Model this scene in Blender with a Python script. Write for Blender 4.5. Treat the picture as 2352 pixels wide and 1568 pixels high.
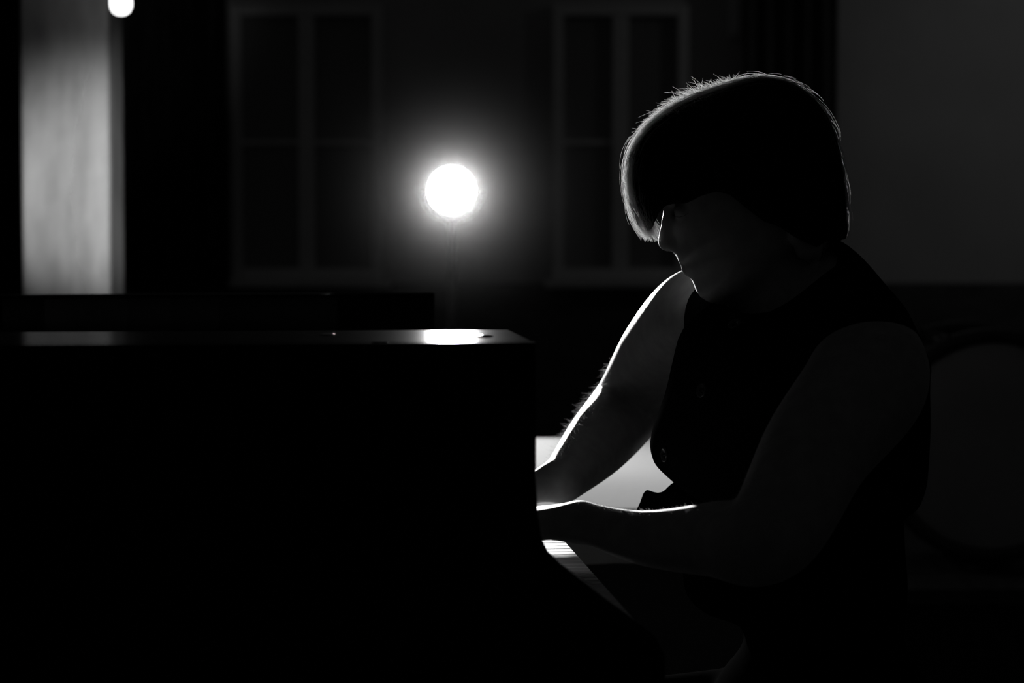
import bpy, bmesh, math, random
import numpy as np
from mathutils import Vector, Matrix
from mathutils.bvhtree import BVHTree

random.seed(7)
rng = np.random.default_rng(7)
for o in list(bpy.data.objects):
    bpy.data.objects.remove(o, do_unlink=True)
scene = bpy.context.scene
COL = scene.collection

# ------------------------------------------------------------------ camera
FPX = 5553.0                       # 85 mm on a 36 mm sensor, 2352 px wide
CAMZ = 1.109
PITCH = math.atan(287.0 / FPX)     # horizon at row 497
cam_d = bpy.data.cameras.new('camera')
cam = bpy.data.objects.new('camera', cam_d)
COL.objects.link(cam)
cam.location = (0, 0, CAMZ)
cam.rotation_euler = (math.pi / 2 - PITCH, 0, 0)
cam_d.lens = 85.0
cam_d.sensor_width = 36.0
cam_d.clip_end = 100
cam_d.dof.use_dof = True
cam_d.dof.focus_distance = 2.64
cam_d.dof.aperture_fstop = 6.0
scene.camera = cam

# ------------------------------------------------------------------ world, exposure
AMBIENT = 0.0066
world = bpy.data.worlds.new('dark_hall')
scene.world = world
world.use_nodes = True
bgn = world.node_tree.nodes['Background']
bgn.inputs[0].default_value = (1, 1, 1, 1)
bgn.inputs[1].default_value = AMBIENT
vs = scene.view_settings
vs.view_transform = 'Standard'
vs.look = 'None'
vs.exposure = 0.0
vs.gamma = 1.0
vs.use_curve_mapping = False
scene.cycles.use_denoising = True
scene.cycles.volume_bounces = 0
scene.cycles.max_bounces = 6
scene.cycles.sample_clamp_indirect = 4.0

# lamp that faces the lens (values used by its builder below)
LAMP = Vector((-0.137, 5.5, 1.168))
LAMP_W = 1050.0
PILLAR_W = 75.0
HAZE = 0.0148


def P(px, py, Y):
    """a point of the place that lies Y metres in front of the lens, on the sight line of a pixel"""
    u = (px - 1176.0) / FPX
    v = (784.0 - py) / FPX
    dy = math.cos(PITCH) + v * math.sin(PITCH)
    dz = -math.sin(PITCH) + v * math.cos(PITCH)
    s = Y / dy
    return Vector((u * s, Y, CAMZ + dz * s))


# ------------------------------------------------------------------ materials
def mat(name, base=0.5, rough=0.5, spec=0.5, metal=0.0, sheen=0.0, sheen_r=0.3, coat=0.0, coat_r=0.05,
        noise=None, bump=None, sss=0.0, wave=None):
    m = bpy.data.materials.new(name)
    m.use_nodes = True
    nt = m.node_tree
    b = nt.nodes['Principled BSDF']
    b.inputs['Base Color'].default_value = (base, base, base, 1)
    b.inputs['Roughness'].default_value = rough
    b.inputs['Specular IOR Level'].default_value = spec
    b.inputs['Metallic'].default_value = metal
    if sheen:
        b.inputs['Sheen Weight'].default_value = sheen
        b.inputs['Sheen Roughness'].default_value = sheen_r
    if coat:
        b.inputs['Coat Weight'].default_value = coat
        b.inputs['Coat Roughness'].default_value = coat_r
    if sss:
        b.inputs['Subsurface Weight'].default_value = sss
        b.inputs['Subsurface Radius'].default_value = (0.006, 0.006, 0.006)
        b.inputs['Subsurface Scale'].default_value = 1.0
    if noise or bump:
        tc = nt.nodes.new('ShaderNodeTexCoord')
    if noise:
        sc, lo, hi, stretch = noise
        mp = nt.nodes.new('ShaderNodeMapping')
        mp.inputs['Scale'].default_value = stretch
        n = nt.nodes.new('ShaderNodeTexNoise')
        n.inputs['Scale'].default_value = sc
        n.inputs['Detail'].default_value = 4
        r = nt.nodes.new('ShaderNodeMapRange')
        r.inputs['From Min'].default_value = 0.3
        r.inputs['From Max'].default_value = 0.7
        r.inputs['To Min'].default_value = lo
        r.inputs['To Max'].default_value = hi
        nt.links.new(tc.outputs['Object'], mp.inputs[0])
        nt.links.new(mp.outputs[0], n.inputs['Vector'])
        nt.links.new(n.outputs['Fac'], r.inputs['Value'])
        nt.links.new(r.outputs[0], b.inputs['Base Color'])
    if bump:
        sc, st, dist = bump
        n2 = nt.nodes.new('ShaderNodeTexNoise')
        n2.inputs['Scale'].default_value = sc
        n2.inputs['Detail'].default_value = 3
        bp = nt.nodes.new('ShaderNodeBump')
        bp.inputs['Strength'].default_value = st
        bp.inputs['Distance'].default_value = dist
        nt.links.new(tc.outputs['Object'], n2.inputs['Vector'])
        nt.links.new(n2.outputs['Fac'], bp.inputs['Height'])
        nt.links.new(bp.outputs[0], b.inputs['Normal'])
    return m


def emit_mat(name, strength):
    m = bpy.data.materials.new(name)
    m.use_nodes = True
    b = m.node_tree.nodes['Principled BSDF']
    b.inputs['Base Color'].default_value = (0.9, 0.9, 0.9, 1)
    b.inputs['Emission Color'].default_value = (1, 1, 1, 1)
    b.inputs['Emission Strength'].default_value = strength
    return m


def hair_mat(name, base, trans, rough):
    m = bpy.data.materials.new(name)
    m.use_nodes = True
    nt = m.node_tree
    out = nt.nodes['Material Output']
    b = nt.nodes['Principled BSDF']
    b.inputs['Base Color'].default_value = (base, base, base, 1)
    b.inputs['Roughness'].default_value = rough
    b.inputs['Specular IOR Level'].default_value = 0.7
    t = nt.nodes.new('ShaderNodeBsdfTranslucent')
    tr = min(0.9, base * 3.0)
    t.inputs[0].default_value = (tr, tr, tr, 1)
    mx = nt.nodes.new('ShaderNodeMixShader')
    mx.inputs[0].default_value = trans
    nt.links.new(b.outputs[0], mx.inputs[1])
    nt.links.new(t.outputs[0], mx.inputs[2])
    nt.links.new(mx.outputs[0], out.inputs[0])
    return m


M = {
    'skin': mat('skin', 0.5, 0.5, 0.3, sheen=0.25, sheen_r=0.3, sss=0.0, noise=(60, 0.26, 0.34, (1, 1, 1)), bump=(900, 0.15, 0.0006)),
    'vest': mat('vest_cloth', 0.008, 0.9, 0.0, noise=(240, 0.005, 0.010, (1, 1, 3)), bump=(700, 0.25, 0.0006)),
    'trousers': mat('trouser_cloth', 0.004, 0.95, 0.0, bump=(500, 0.2, 0.0006)),
    'hair': mat('hair_mass', 0.006, 0.75, 0.02, bump=(160, 0.5, 0.002)),
    'strand': hair_mat('hair_strand', 0.32, 0.80, 0.10),  # far paler than the dark hair: back-lit sparkle put into the colour
    'fuzz': hair_mat('fine_body_hair', 0.3, 0.5, 0.25),
    'button': mat('button_plastic', 0.03, 0.22, 0.6),
    'leather': mat('shoe_leather', 0.015, 0.35, 0.4),
    'lacquer': mat('black_lacquer', 0.003, 0.35, 0.0, coat=1.0, coat_r=0.012, bump=(420, 0.02, 0.0002)),
    'lacquer_soft': mat('black_lacquer_worn', 0.003, 0.35, 0.0, coat=0.13, coat_r=0.135, bump=(420, 0.02, 0.0002)),
    'matte': mat('black_matte', 0.003, 0.9, 0.0),
    'ivory': mat('white_key', 0.72, 0.25, 0.5, coat=0.3),
    'ebony': mat('black_key', 0.01, 0.3, 0.5),
    'felt': mat('felt', 0.03, 0.95, 0.05, bump=(800, 0.3, 0.001)),
    'iron': mat('iron_plate', 0.06, 0.5, 0.4, metal=0.5),
    'brass': mat('brass', 0.8, 0.09, 0.5, metal=1.0),
    'steel': mat('brushed_steel', 0.4, 0.35, 0.5, metal=1.0),
    'black_metal': mat('black_metal', 0.015, 0.45, 0.4),
    'plaster': mat('pillar_plaster', 0.55, 0.5, 0.4, noise=(3.2, 0.24, 0.80, (2.2, 2.2, 0.55)), bump=(9, 0.35, 0.02)),
    'wall': mat('wall_paint', 0.3, 0.85, 0.2, noise=(0.9, 0.42, 0.62, (1, 1, 1)), bump=(30, 0.1, 0.003)),
    'dado': mat('dark_panelling', 0.09, 0.7, 0.2, noise=(5, 0.07, 0.12, (1, 1, 4))),
    'frame': mat('window_frame_paint', 0.42, 0.6, 0.3, noise=(7, 0.76, 0.86, (1, 1, 1))),
    'glass': mat('dark_window_pane', 0.26, 0.25, 0.5),
    'drape': mat('black_drape', 0.03, 0.95, 0.05, noise=(14, 0.015, 0.04, (3, 1, .4))),
    'drape2': mat('charcoal_drape', 0.09, 0.95, 0.05, noise=(14, 0.06, 0.12, (3, 1, .4))),
    'floor': mat('stage_floor', 0.05, 0.6, 0.3, noise=(6, 0.03, 0.07, (1, 6, 1))),
    'linen': mat('grey_linen', 0.25, 0.95, 0.0, bump=(60, 0.2, 0.002)),
    'wood': mat('dark_wood', 0.05, 0.5, 0.3, noise=(8, 0.03, 0.07, (8, 1, 1))),
    'drumskin': mat('drum_skin', 0.62, 0.6, 0.2, noise=(4, 0.34, 0.40, (1, 1, 1))),
    'drumshell': mat('drum_shell', 0.03, 0.35, 0.4, coat=0.4),
    'plate': mat('pale_plastic', 0.8, 0.5, 0.3),
    'seat': mat('bench_leather', 0.02, 0.5, 0.35, bump=(300, 0.2, 0.001)),
}


# ------------------------------------------------------------------ object helpers
def link(name, me, m=None, parent=None, smooth=False):
    o = bpy.data.objects.new(name, me)
    COL.objects.link(o)
    if m is not None and len(me.materials) == 0:
        me.materials.append(m)
    if smooth:
        me.polygons.foreach_set('use_smooth', [True] * len(me.polygons))
    if parent is not None:
        o.parent = parent
    return o


def from_bm(name, bm, m, parent=None, smooth=False):
    me = bpy.data.meshes.new(name)
    bmesh.ops.recalc_face_normals(bm, faces=bm.faces)
    bm.to_mesh(me)
    bm.free()
    return link(name, me, m, parent, smooth)


def tag(o, label=None, cat=None, group=None, kind=None):
    if label:
        o['label'] = label
    if cat:
        o['category'] = cat
    if group:
        o['group'] = group
    if kind:
        o['kind'] = kind
    return o


def empty(name, loc=(0, 0, 0), rz=0.0):
    o = bpy.data.objects.new(name, None)
    COL.objects.link(o)
    o.location = loc
    o.rotation_euler = (0, 0, rz)
    o.empty_display_size = 0.1
    return o


def a_box(bm, lo, hi, bev=0.0, seg=2):
    r = bmesh.ops.create_cube(bm, size=1.0)
    vsl = r['verts']
    for v in vsl:
        v.co = Vector([lo[k] + (v.co[k] + 0.5) * (hi[k] - lo[k]) for k in range(3)])
    if bev > 0:
        es = list({e for v in vsl for e in v.link_edges})
        bmesh.ops.bevel(bm, geom=es, offset=bev, segments=seg, profile=0.5, affect='EDGES')


def box(name, lo, hi, m, parent=None, bev=0.004, seg=2):
    bm = bmesh.new()
    a_box(bm, lo, hi, bev, seg)
    return from_bm(name, bm, m, parent, smooth=False)


def a_tube(bm, pts, radii, n=12, cap=True):
    pts = [Vector(p) for p in pts]
    rings = []
    up = Vector((0.123, 0.31, 0.94)).normalized()
    for i, p in enumerate(pts):
        t = (pts[min(i + 1, len(pts) - 1)] - pts[max(i - 1, 0)]).normalized()
        a = t.cross(up)
        if a.length < 1e-4:
            a = t.cross(Vector((1, 0, 0)))
        a.normalize()
        b = t.cross(a).normalized()
        r = radii[i] if hasattr(radii, '__len__') else radii
        rings.append([bm.verts.new(p + a * (math.cos(2 * math.pi * k / n) * r) + b * (math.sin(2 * math.pi * k / n) * r)) for k in range(n)])
    for i in range(len(rings) - 1):
        for k in range(n):
            bm.faces.new((rings[i][k], rings[i][(k + 1) % n], rings[i + 1][(k + 1) % n], rings[i + 1][k]))
    if cap:
        bm.faces.new(rings[0][::-1])
        bm.faces.new(rings[-1])


def tube(name, pts, radii, m, parent=None, n=12):
    bm = bmesh.new()
    a_tube(bm, pts, radii, n)
    return from_bm(name, bm, m, parent, smooth=True)


def a_lathe(bm, prof, axis, centre, n=32, close=False):
    """prof = (radius, height) pairs turned about an axis"""
    c = Vector(centre)
    ax = Vector(axis).normalized()
    a = ax.orthogonal().normalized()
    b = ax.cross(a)
    rings = []
    for r, h in prof:
        if r < 1e-6:
            rings.append([bm.verts.new(c + ax * h)])
        else:
            rings.append([bm.verts.new(c + ax * h + (a * math.cos(2 * math.pi * k / n) + b * math.sin(2 * math.pi * k / n)) * r) for k in range(n)])
    if close:
        rings.append(rings[0])
    for i in range(len(rings) - 1):
        A, B = rings[i], rings[i + 1]
        for k in range(n):
            f = [A[k % len(A)], A[(k + 1) % len(A)], B[(k + 1) % len(B)], B[k % len(B)]]
            g = []
            for v in f:
                if v not in g:
                    g.append(v)
            if len(g) >= 3:
                bm.faces.new(g)


def lathe(name, prof, axis, centre, m, parent=None, n=32, close=False, smooth=True):
    bm = bmesh.new()
    a_lathe(bm, prof, axis, centre, n, close)
    return from_bm(name, bm, m, parent, smooth)


def prism(name, poly, plane, lo, hi, m, parent=None, bev=0.0, seg=3, smooth=False):
    """poly extruded; plane 'xz' along y, 'xy' along z"""
    bm = bmesh.new()
    if plane == 'xz':
        mk = lambda p, t: bm.verts.new((p[0], t, p[1]))
    else:
        mk = lambda p, t: bm.verts.new((p[0], p[1], t))
    A = [mk(p, lo) for p in poly]
    B = [mk(p, hi) for p in poly]
    bm.faces.new(A)
    bm.faces.new(B[::-1])
    n = len(poly)
    for i in range(n):
        bm.faces.new((A[i], B[i], B[(i + 1) % n], A[(i + 1) % n]))
    bmesh.ops.recalc_face_normals(bm, faces=bm.faces)
    if bev:
        caps = set(A + B)
        es = [e for e in bm.edges if (e.verts[0] in A and e.verts[1] in A) or (e.verts[0] in B and e.verts[1] in B)]
        bmesh.ops.bevel(bm, geom=es, offset=bev, segments=seg, profile=0.5, affect='EDGES')
    return from_bm(name, bm, m, parent, smooth)


def copy_tree(o, parent=None):
    c = o.copy()
    COL.objects.link(c)
    if parent is not None:
        c.parent = parent
    for ch in list(o.children):
        copy_tree(ch, c)
    return c


# ------------------------------------------------------------------ the setting
WY = 12.0
bm = bmesh.new()
a_box(bm, (-5.5, WY, 0.0), (6.0, WY + 0.2, 4.0))
tag(from_bm('wall_back', bm, M['wall']), 'dim grey painted back wall behind the piano', 'wall', kind='structure')
bm = bmesh.new()
a_box(bm, (-5.5, -2.0, -0.1), (6.0, WY + 0.2, 0.0))
tag(from_bm('floor', bm, M['floor']), 'dark boarded floor of the hall', 'floor', kind='structure')
o = box('baseboard_back', (-5.5, WY - 0.03, 0.0), (6.0, WY, 0.78), M['dado'], None, 0.01)
tag(o, 'dark panelling along the foot of the back wall', 'panelling', kind='structure')


def window(name, x0, x1, y0, y1, label):
    a = P(x0, y1, WY)
    b = P(x1, y0, WY)
    root = empty(name, ((a.x + b.x) / 2, WY, a.z))
    tag(root, label, 'window', kind='structure')
    w = (b.x - a.x) / 2
    h = b.z - a.z
    fw = 0.055
    for s in (-1, 1):
        box('window_frame', (s * w - (fw if s > 0 else 0), -0.09, 0), (s * w + (fw if s < 0 else 0), 0.0, h), M['frame'], root, 0.008)
    box('window_frame', (-w + fw, -0.09, h - fw), (w - fw, 0, h), M['frame'], root, 0.008)
    box('window_sill', (-w - 0.04, -0.16, -0.04), (w + 0.04, 0, 0.0), M['frame'], root, 0.008)
    box('window_frame', (-w + fw, -0.09, 0), (w - fw, 0, fw), M['frame'], root, 0.008)
    box('window_mullion', (-0.04, -0.085, fw), (0.04, 0, h - fw), M['frame'], root, 0.006)
    for s in (-1, 1):
        lo, hi = (0.04, w - fw) if s > 0 else (-w + fw, -0.04)
        zs = [fw, fw + (h - 2 * fw) * 0.5, h - fw]
        box('glazing_bar', (lo, -0.05, zs[1] - 0.012), (hi, -0.01, zs[1] + 0.012), M['frame'], root, 0.004)
        for k in range(2):
            box('window_pane', (lo, -0.025, zs[k] + (0.012 if k else 0)), (hi, -0.012, zs[k + 1] - (0.012 if k == 0 else 0)), M['glass'], root, 0.0)
    return root


window('window_1', 535, 880, 14, 640, 'tall dark casement window nearest the bright pillar')
window('window_2', 1268, 1580, 14, 640, 'tall dark casement window beyond the pianist\'s head')


def drape(name, x0, x1, Y, ztop, zbot, folds, depth, m):
    bm = bmesh.new()
    n = folds * 8
    rows = 8
    grid = []
    for j in range(rows + 1):
        z = zbot + (ztop - zbot) * j / rows
        amp = depth * (1.0 - 0.35 * j / rows)
        grid.append([bm.verts.new((x0 + (x1 - x0) * i / n, Y - amp * (0.5 + 0.5 * math.sin(i * 2 * math.pi / 8 + 0.5 * math.sin(i * 0.7)))
                                   + 0.01 * math.sin(i * 1.7 + j), z)) for i in range(n + 1)])
    for j in range(rows):
        for i in range(n):
            bm.faces.new((grid[j][i], grid[j][i + 1], grid[j + 1][i + 1], grid[j + 1][i]))
    ob = from_bm(name, bm, m, None, True)
    md = ob.modifiers.new('thickness', 'SOLIDIFY')
    md.thickness = 0.006
    return ob


d1 = drape('stage_curtain', P(-120, 0, 11.8).x, P(520, 0, 11.8).x, 11.85, 3.6, 0.02, 13, 0.12, M['drape'])
tag(d1, 'black pleated curtain hanging behind the bright pillar', 'curtain')
d2 = drape('stage_curtain', P(1712, 0, 11.8).x, P(1925, 0, 11.8).x, 11.85, 3.6, 0.02, 5, 0.10, M['drape2'])
tag(d2, 'charcoal pleated curtain behind the back of the pianist\'s head', 'curtain')

# lit pillar
PX0, PX1, PYD = 48, 252, 6.35
px0, px1 = P(PX0, 400, PYD).x, P(PX1, 400, PYD).x
pil = empty('pillar', ((px0 + px1) / 2, PYD, 0))
tag(pil, 'pale plastered square pillar brightly lit at head height', 'pillar', kind='structure')
hw = (px1 - px0) / 2
box('shaft', (-hw, 0, 0.16), (hw, 2 * hw, 4.0), M['plaster'], pil, 0.012, 3)
box('plinth', (-hw - 0.03, -0.03, 0.0), (hw + 0.03, 2 * hw + 0.03, 0.16), M['plaster'], pil, 0.01)

# small pale plate on the wall
pl_a, pl_b = P(1676, 84, 11.97), P(1702, -8, 11.97)
pr = empty('wall_plate', ((pl_a.x + pl_b.x) / 2, 12.0, pl_a.z))
tag(pr, 'small pale upright box fixed to the wall above the pianist', 'wall box')
w2 = (pl_b.x - pl_a.x) / 2
box('body', (-w2, -0.05, 0), (w2, 0, pl_b.z - pl_a.z), M['plate'], pr, 0.006)
box('cover', (-w2 + 0.006, -0.058, 0.012), (w2 - 0.006, -0.05, pl_b.z - pl_a.z - 0.012), M['plate'], pr, 0.003)

# ------------------------------------------------------------------ signed-distance modelling
def poly_sdf(poly, X, Z):
    """2-D signed distance, negative inside; X (nx,1), Z (1,nz)"""
    d = np.full(np.broadcast_shapes(X.shape, Z.shape), 1e9, np.float32)
    inside = np.zeros(d.shape, bool)
    n = len(poly)
    for i in range(n):
        ax, az = poly[i]
        bx, bz = poly[(i + 1) % n]
        ex, ez = bx - ax, bz - az
        t = np.clip(((X - ax) * ex + (Z - az) * ez) / (ex * ex + ez * ez + 1e-12), 0, 1)
        dd = (X - ax - t * ex) ** 2 + (Z - az - t * ez) ** 2
        d = np.minimum(d, dd)
        c = ((az > Z) != (bz > Z)) & (X < (bx - ax) * (Z - az) / (bz - az + 1e-12) + ax)
        inside ^= c
    d = np.sqrt(d)
    return np.where(inside, -d, d).astype(np.float32)


def smooth_poly(poly, it=2):
    for _ in range(it):
        out = []
        n = len(poly)
        for i in range(n):
            a, b = poly[i], poly[(i + 1) % n]
            out.append((a[0] * .75 + b[0] * .25, a[1] * .75 + b[1] * .25))
            out.append((a[0] * .25 + b[0] * .75, a[1] * .25 + b[1] * .75))
        poly = out
    return poly


class Cone:
    def __init__(s, a, b, ra, rb, k=0.012, op='u', flat=None):
        s.a, s.b, s.ra, s.rb, s.k, s.op = np.array(a), np.array(b), ra, rb, k, op
        s.flat = flat
        r = max(ra, rb)
        if flat:
            r *= max(1.0, 1.0 / min(flat))
        s.lo = np.minimum(s.a, s.b) - r
        s.hi = np.maximum(s.a, s.b) + r

    def ev(s, X, Y, Z):
        fx, fy, fz = s.flat or (1, 1, 1)
        e = (s.b - s.a) * np.array((fx, fy, fz))
        px, py, pz = (X - s.a[0]) * fx, (Y - s.a[1]) * fy, (Z - s.a[2]) * fz
        t = np.clip((px * e[0] + py * e[1] + pz * e[2]) / (e @ e + 1e-12), 0, 1)
        d = np.sqrt((px - t * e[0]) ** 2 + (py - t * e[1]) ** 2 + (pz - t * e[2]) ** 2)
        return d - (s.ra + (s.rb - s.ra) * t)


class Ell:
    def __init__(s, c, r, k=0.012, op='u', rot=None):
        s.c, s.r, s.k, s.op = np.array(c), np.array(r), k, op
        s.R = rot            # rotation about Y by angle
        m = max(r) if rot else 0
        s.lo = s.c - (m if rot else s.r)
        s.hi = s.c + (m if rot else s.r)

    def ev(s, X, Y, Z):
        x, y, z = X - s.c[0], Y - s.c[1], Z - s.c[2]
        if s.R:
            c_, s_ = math.cos(s.R), math.sin(s.R)
            x, z = x * c_ + z * s_, -x * s_ + z * c_
        k0 = np.sqrt((x / s.r[0]) ** 2 + (y / s.r[1]) ** 2 + (z / s.r[2]) ** 2)
        k1 = np.sqrt((x / s.r[0] ** 2) ** 2 + (y / s.r[1] ** 2) ** 2 + (z / s.r[2] ** 2) ** 2) + 1e-9
        return k0 * (k0 - 1) / k1


class Inflate:
    """a side outline (x, z) given depth: elliptic cross-section of half-width W reached R inside the outline"""
    def __init__(s, poly, y0, R, W, k=0.012, op='u', off=0.0, cut=None, power=2.0):
        s.poly, s.y0, s.Rr, s.W, s.k, s.op, s.off, s.cut, s.pw = poly, y0, R, W, k, op, off, cut, power
        xs = [p[0] for p in poly]
        zs = [p[1] for p in poly]
        s.lo = np.array((min(xs), y0 - W, min(zs)))
        s.hi = np.array((max(xs), y0 + W, max(zs)))

    def ev(s, X, Y, Z):
        d2 = poly_sdf(s.poly, X[:, :, 0], Z[:, 0, :].reshape(1, -1))[:, None, :]
        a = np.maximum(0, (s.Rr + d2) / s.Rr)
        b = np.abs(Y - s.y0) / s.W
        q = (a ** s.pw + b ** s.pw) ** (1.0 / s.pw)
        f = (q - 1) * min(s.Rr, s.W) + s.off
        if s.cut is not None:
            c2 = poly_sdf(s.cut, X[:, :, 0], Z[:, 0, :].reshape(1, -1))[:, None, :]
            k = 0.006
            h = np.clip(0.5 - 0.5 * (f - c2) / k, 0, 1)
            f = f + (c2 - f) * h + k * h * (1 - h)
        return f


def field(lo, hi, h, prims):
    ax = [np.arange(lo[k], hi[k] + h, h, dtype=np.float32) for k in range(3)]
    F = np.full([len(a) for a in ax], 0.2, np.float32)
    for p in prims:
        m = 0.03 + p.k
        sl = []
        for k in range(3):
            i0 = int(np.clip(np.floor((p.lo[k] - m - lo[k]) / h), 0, len(ax[k])))
            i1 = int(np.clip(np.ceil((p.hi[k] + m - lo[k]) / h), 0, len(ax[k])))
            sl.append(slice(i0, i1))
        if any(s.stop - s.start < 1 for s in sl):
            continue
        sl = tuple(sl)
        d = p.ev(ax[0][sl[0]].reshape(-1, 1, 1), ax[1][sl[1]].reshape(1, -1, 1), ax[2][sl[2]].reshape(1, 1, -1)).astype(np.float32)
        A = F[sl]
        if p.op == 'u':
            hh = np.clip(0.5 + 0.5 * (d - A) / p.k, 0, 1)
            F[sl] = d + (A - d) * hh - p.k * hh * (1 - hh)
        else:
            d = -d
            hh = np.clip(0.5 - 0.5 * (A - d) / p.k, 0, 1)
            F[sl] = A + (d - A) * hh + p.k * hh * (1 - hh)
    return F


def surface_nets(F, lo, h):
    ins = F < 0
    nx, ny, nz = F.shape
    s = np.zeros((nx - 1, ny - 1, nz - 1), np.uint8)
    for dx in (0, 1):
        for dy in (0, 1):
            for dz in (0, 1):
                s += ins[dx:nx - 1 + dx, dy:ny - 1 + dy, dz:nz - 1 + dz]
    act = (s > 0) & (s < 8)
    idx = np.argwhere(act)
    vid = np.full(act.shape, -1, np.int64)
    vid[act] = np.arange(len(idx))
    acc = np.zeros((len(idx), 3))
    cnt = np.zeros(len(idx))
    cor = [(0, 0, 0), (1, 0, 0), (0, 1, 0), (1, 1, 0), (0, 0, 1), (1, 0, 1), (0, 1, 1), (1, 1, 1)]
    for a in cor:
        for k in range(3):
            if a[k]:
                continue
            b = list(a)
            b[k] = 1
            fa = F[idx[:, 0] + a[0], idx[:, 1] + a[1], idx[:, 2] + a[2]]
            fb = F[idx[:, 0] + b[0], idx[:, 1] + b[1], idx[:, 2] + b[2]]
            cr = (fa < 0) != (fb < 0)
            t = np.where(cr, fa / np.where(fa == fb, 1, fa - fb), 0)
            p = np.zeros((len(idx), 3)) + np.array(a)
            p[:, k] += t
            acc += p * cr[:, None]
            cnt += cr
    V = np.array(lo) + h * (idx + acc / np.maximum(cnt, 1)[:, None])
    Q = []
    for k in range(3):
        A = [slice(0, n) for n in F.shape]
        B = [slice(0, n) for n in F.shape]
        A[k] = slice(0, F.shape[k] - 1)
        B[k] = slice(1, F.shape[k])
        ch = ins[tuple(A)] != ins[tuple(B)]
        e = np.argwhere(ch)
        u, w = (k + 1) % 3, (k + 2) % 3
        ok = (e[:, u] > 0) & (e[:, w] > 0) & (e[:, u] < F.shape[u] - 1) & (e[:, w] < F.shape[w] - 1)
        e = e[ok]
        q = []
        for du, dw in ((-1, -1), (0, -1), (0, 0), (-1, 0)):
            c = e.copy()
            c[:, u] += du
            c[:, w] += dw
            q.append(vid[c[:, 0], c[:, 1], c[:, 2]])
        q = np.stack(q, 1)
        fl = ~ins[e[:, 0], e[:, 1], e[:, 2]]
        q[fl] = q[fl][:, ::-1]
        Q.append(q)
    return V, np.concatenate(Q)


def relax(V, Q, it=3, lam=0.5):
    for _ in range(it):
        S = np.zeros_like(V)
        C = np.zeros(len(V))
        for a in range(4):
            b = (a + 1) % 4
            np.add.at(S, Q[:, a], V[Q[:, b]])
            np.add.at(S, Q[:, b], V[Q[:, a]])
            np.add.at(C, Q[:, a], 1)
            np.add.at(C, Q[:, b], 1)
        V = V + lam * (S / np.maximum(C, 1)[:, None] - V)
    return V


def np_mesh(name, V, Q):
    me = bpy.data.meshes.new(name)
    me.vertices.add(len(V))
    me.vertices.foreach_set('co', np.asarray(V, np.float32).ravel())
    n = Q.shape[1]
    me.loops.add(Q.size)
    me.loops.foreach_set('vertex_index', np.asarray(Q, np.int32).ravel())
    me.polygons.add(len(Q))
    me.polygons.foreach_set('loop_start', np.arange(0, Q.size, n, dtype=np.int32))
    me.polygons.foreach_set('loop_total', np.full(len(Q), n, np.int32))
    me.polygons.foreach_set('use_smooth', np.ones(len(Q), bool))
    me.update(calc_edges=True)
    me.validate()
    return me


def sdf_mesh(lo, hi, h, prims, it=2):
    F = field(lo, hi, h, prims)
    V, Q = surface_nets(F, lo, h)
    return relax(V, Q, it), Q


# ------------------------------------------------------------------ the pianist
YC = 2.62


def XZ(pts, Y=YC):
    return [(P(a, b, Y).x, P(a, b, Y).z) for a, b in pts]


def at(px, py, Y):
    return tuple(P(px, py, Y))


HEADPX = [(1500, 400), (1510, 440), (1529, 480), (1539, 510), (1546, 545), (1551, 575), (1552, 584), (1556, 593), (1559, 600), (1564, 604),
          (1570, 605.5), (1571.5, 611), (1571, 616), (1574, 623), (1578.5, 627.5), (1584, 636), (1590, 644), (1594, 654), (1599, 667),
          (1609, 682), (1626, 693), (1660, 700), (1710, 697), (1765, 672), (1815, 625), (1852, 585), (1885, 520), (1898, 430), (1885, 340),
          (1842, 270), (1772, 226), (1690, 217), (1600, 246), (1537, 310), (1507, 355)]
NOSEPX = [(1537, 465), (1527, 479), (1524, 491), (1520.5, 502), (1519, 517), (1516, 529), (1513.5, 542), (1511.5, 552), (1513.5, 564),
          (1520, 572), (1530, 577), (1543, 577), (1551, 575), (1575, 570), (1580, 520), (1565, 470)]
head_poly = XZ(HEADPX)
nose_poly = XZ(NOSEPX)

TORSO = [(1700, 660), (1660, 690), (1600, 720), (1562, 765), (1546, 830), (1531, 900), (1513, 950), (1499, 985), (1492, 1030), (1504, 1068),
         (1555, 1105), (1600, 1150), (1640, 1290), (1700, 1400), (1740, 1568), (2055, 1568), (2082, 1420), (2088, 1330), (2080, 1250), (2078, 1180), (2080, 1146),
         (2112, 1110), (2128, 1030), (2131, 960), (2128, 880), (2134, 836), (2120, 800), (2090, 732), (2070, 696), (2010, 630), (1952, 572),
         (1915, 545), (1860, 560), (1780, 620)]
VESTC = [(1560, 560), (1400, 700), (1400, 1000), (1504, 1068), (1555, 1105), (1640, 1150), (1720, 1185), (1850, 1200), (1990, 1185), (2080, 1146), (2112, 1110),
         (2300, 1000), (2300, 500), (1930, 500)]


class Nose(Inflate):
    def ev(s, X, Y, Z):
        d2 = poly_sdf(s.poly, X[:, :, 0], Z[:, 0, :].reshape(1, -1))[:, None, :]
        zz = Z
        wmax = 0.0105 + 0.0045 * np.clip((1.120 - zz) / 0.03, 0, 1)
        a = np.maximum(0, (0.012 + d2) / 0.012)
        b = np.abs(Y - s.y0) / wmax
        return (np.sqrt(a * a + b * b) - 1) * 0.011


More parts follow.
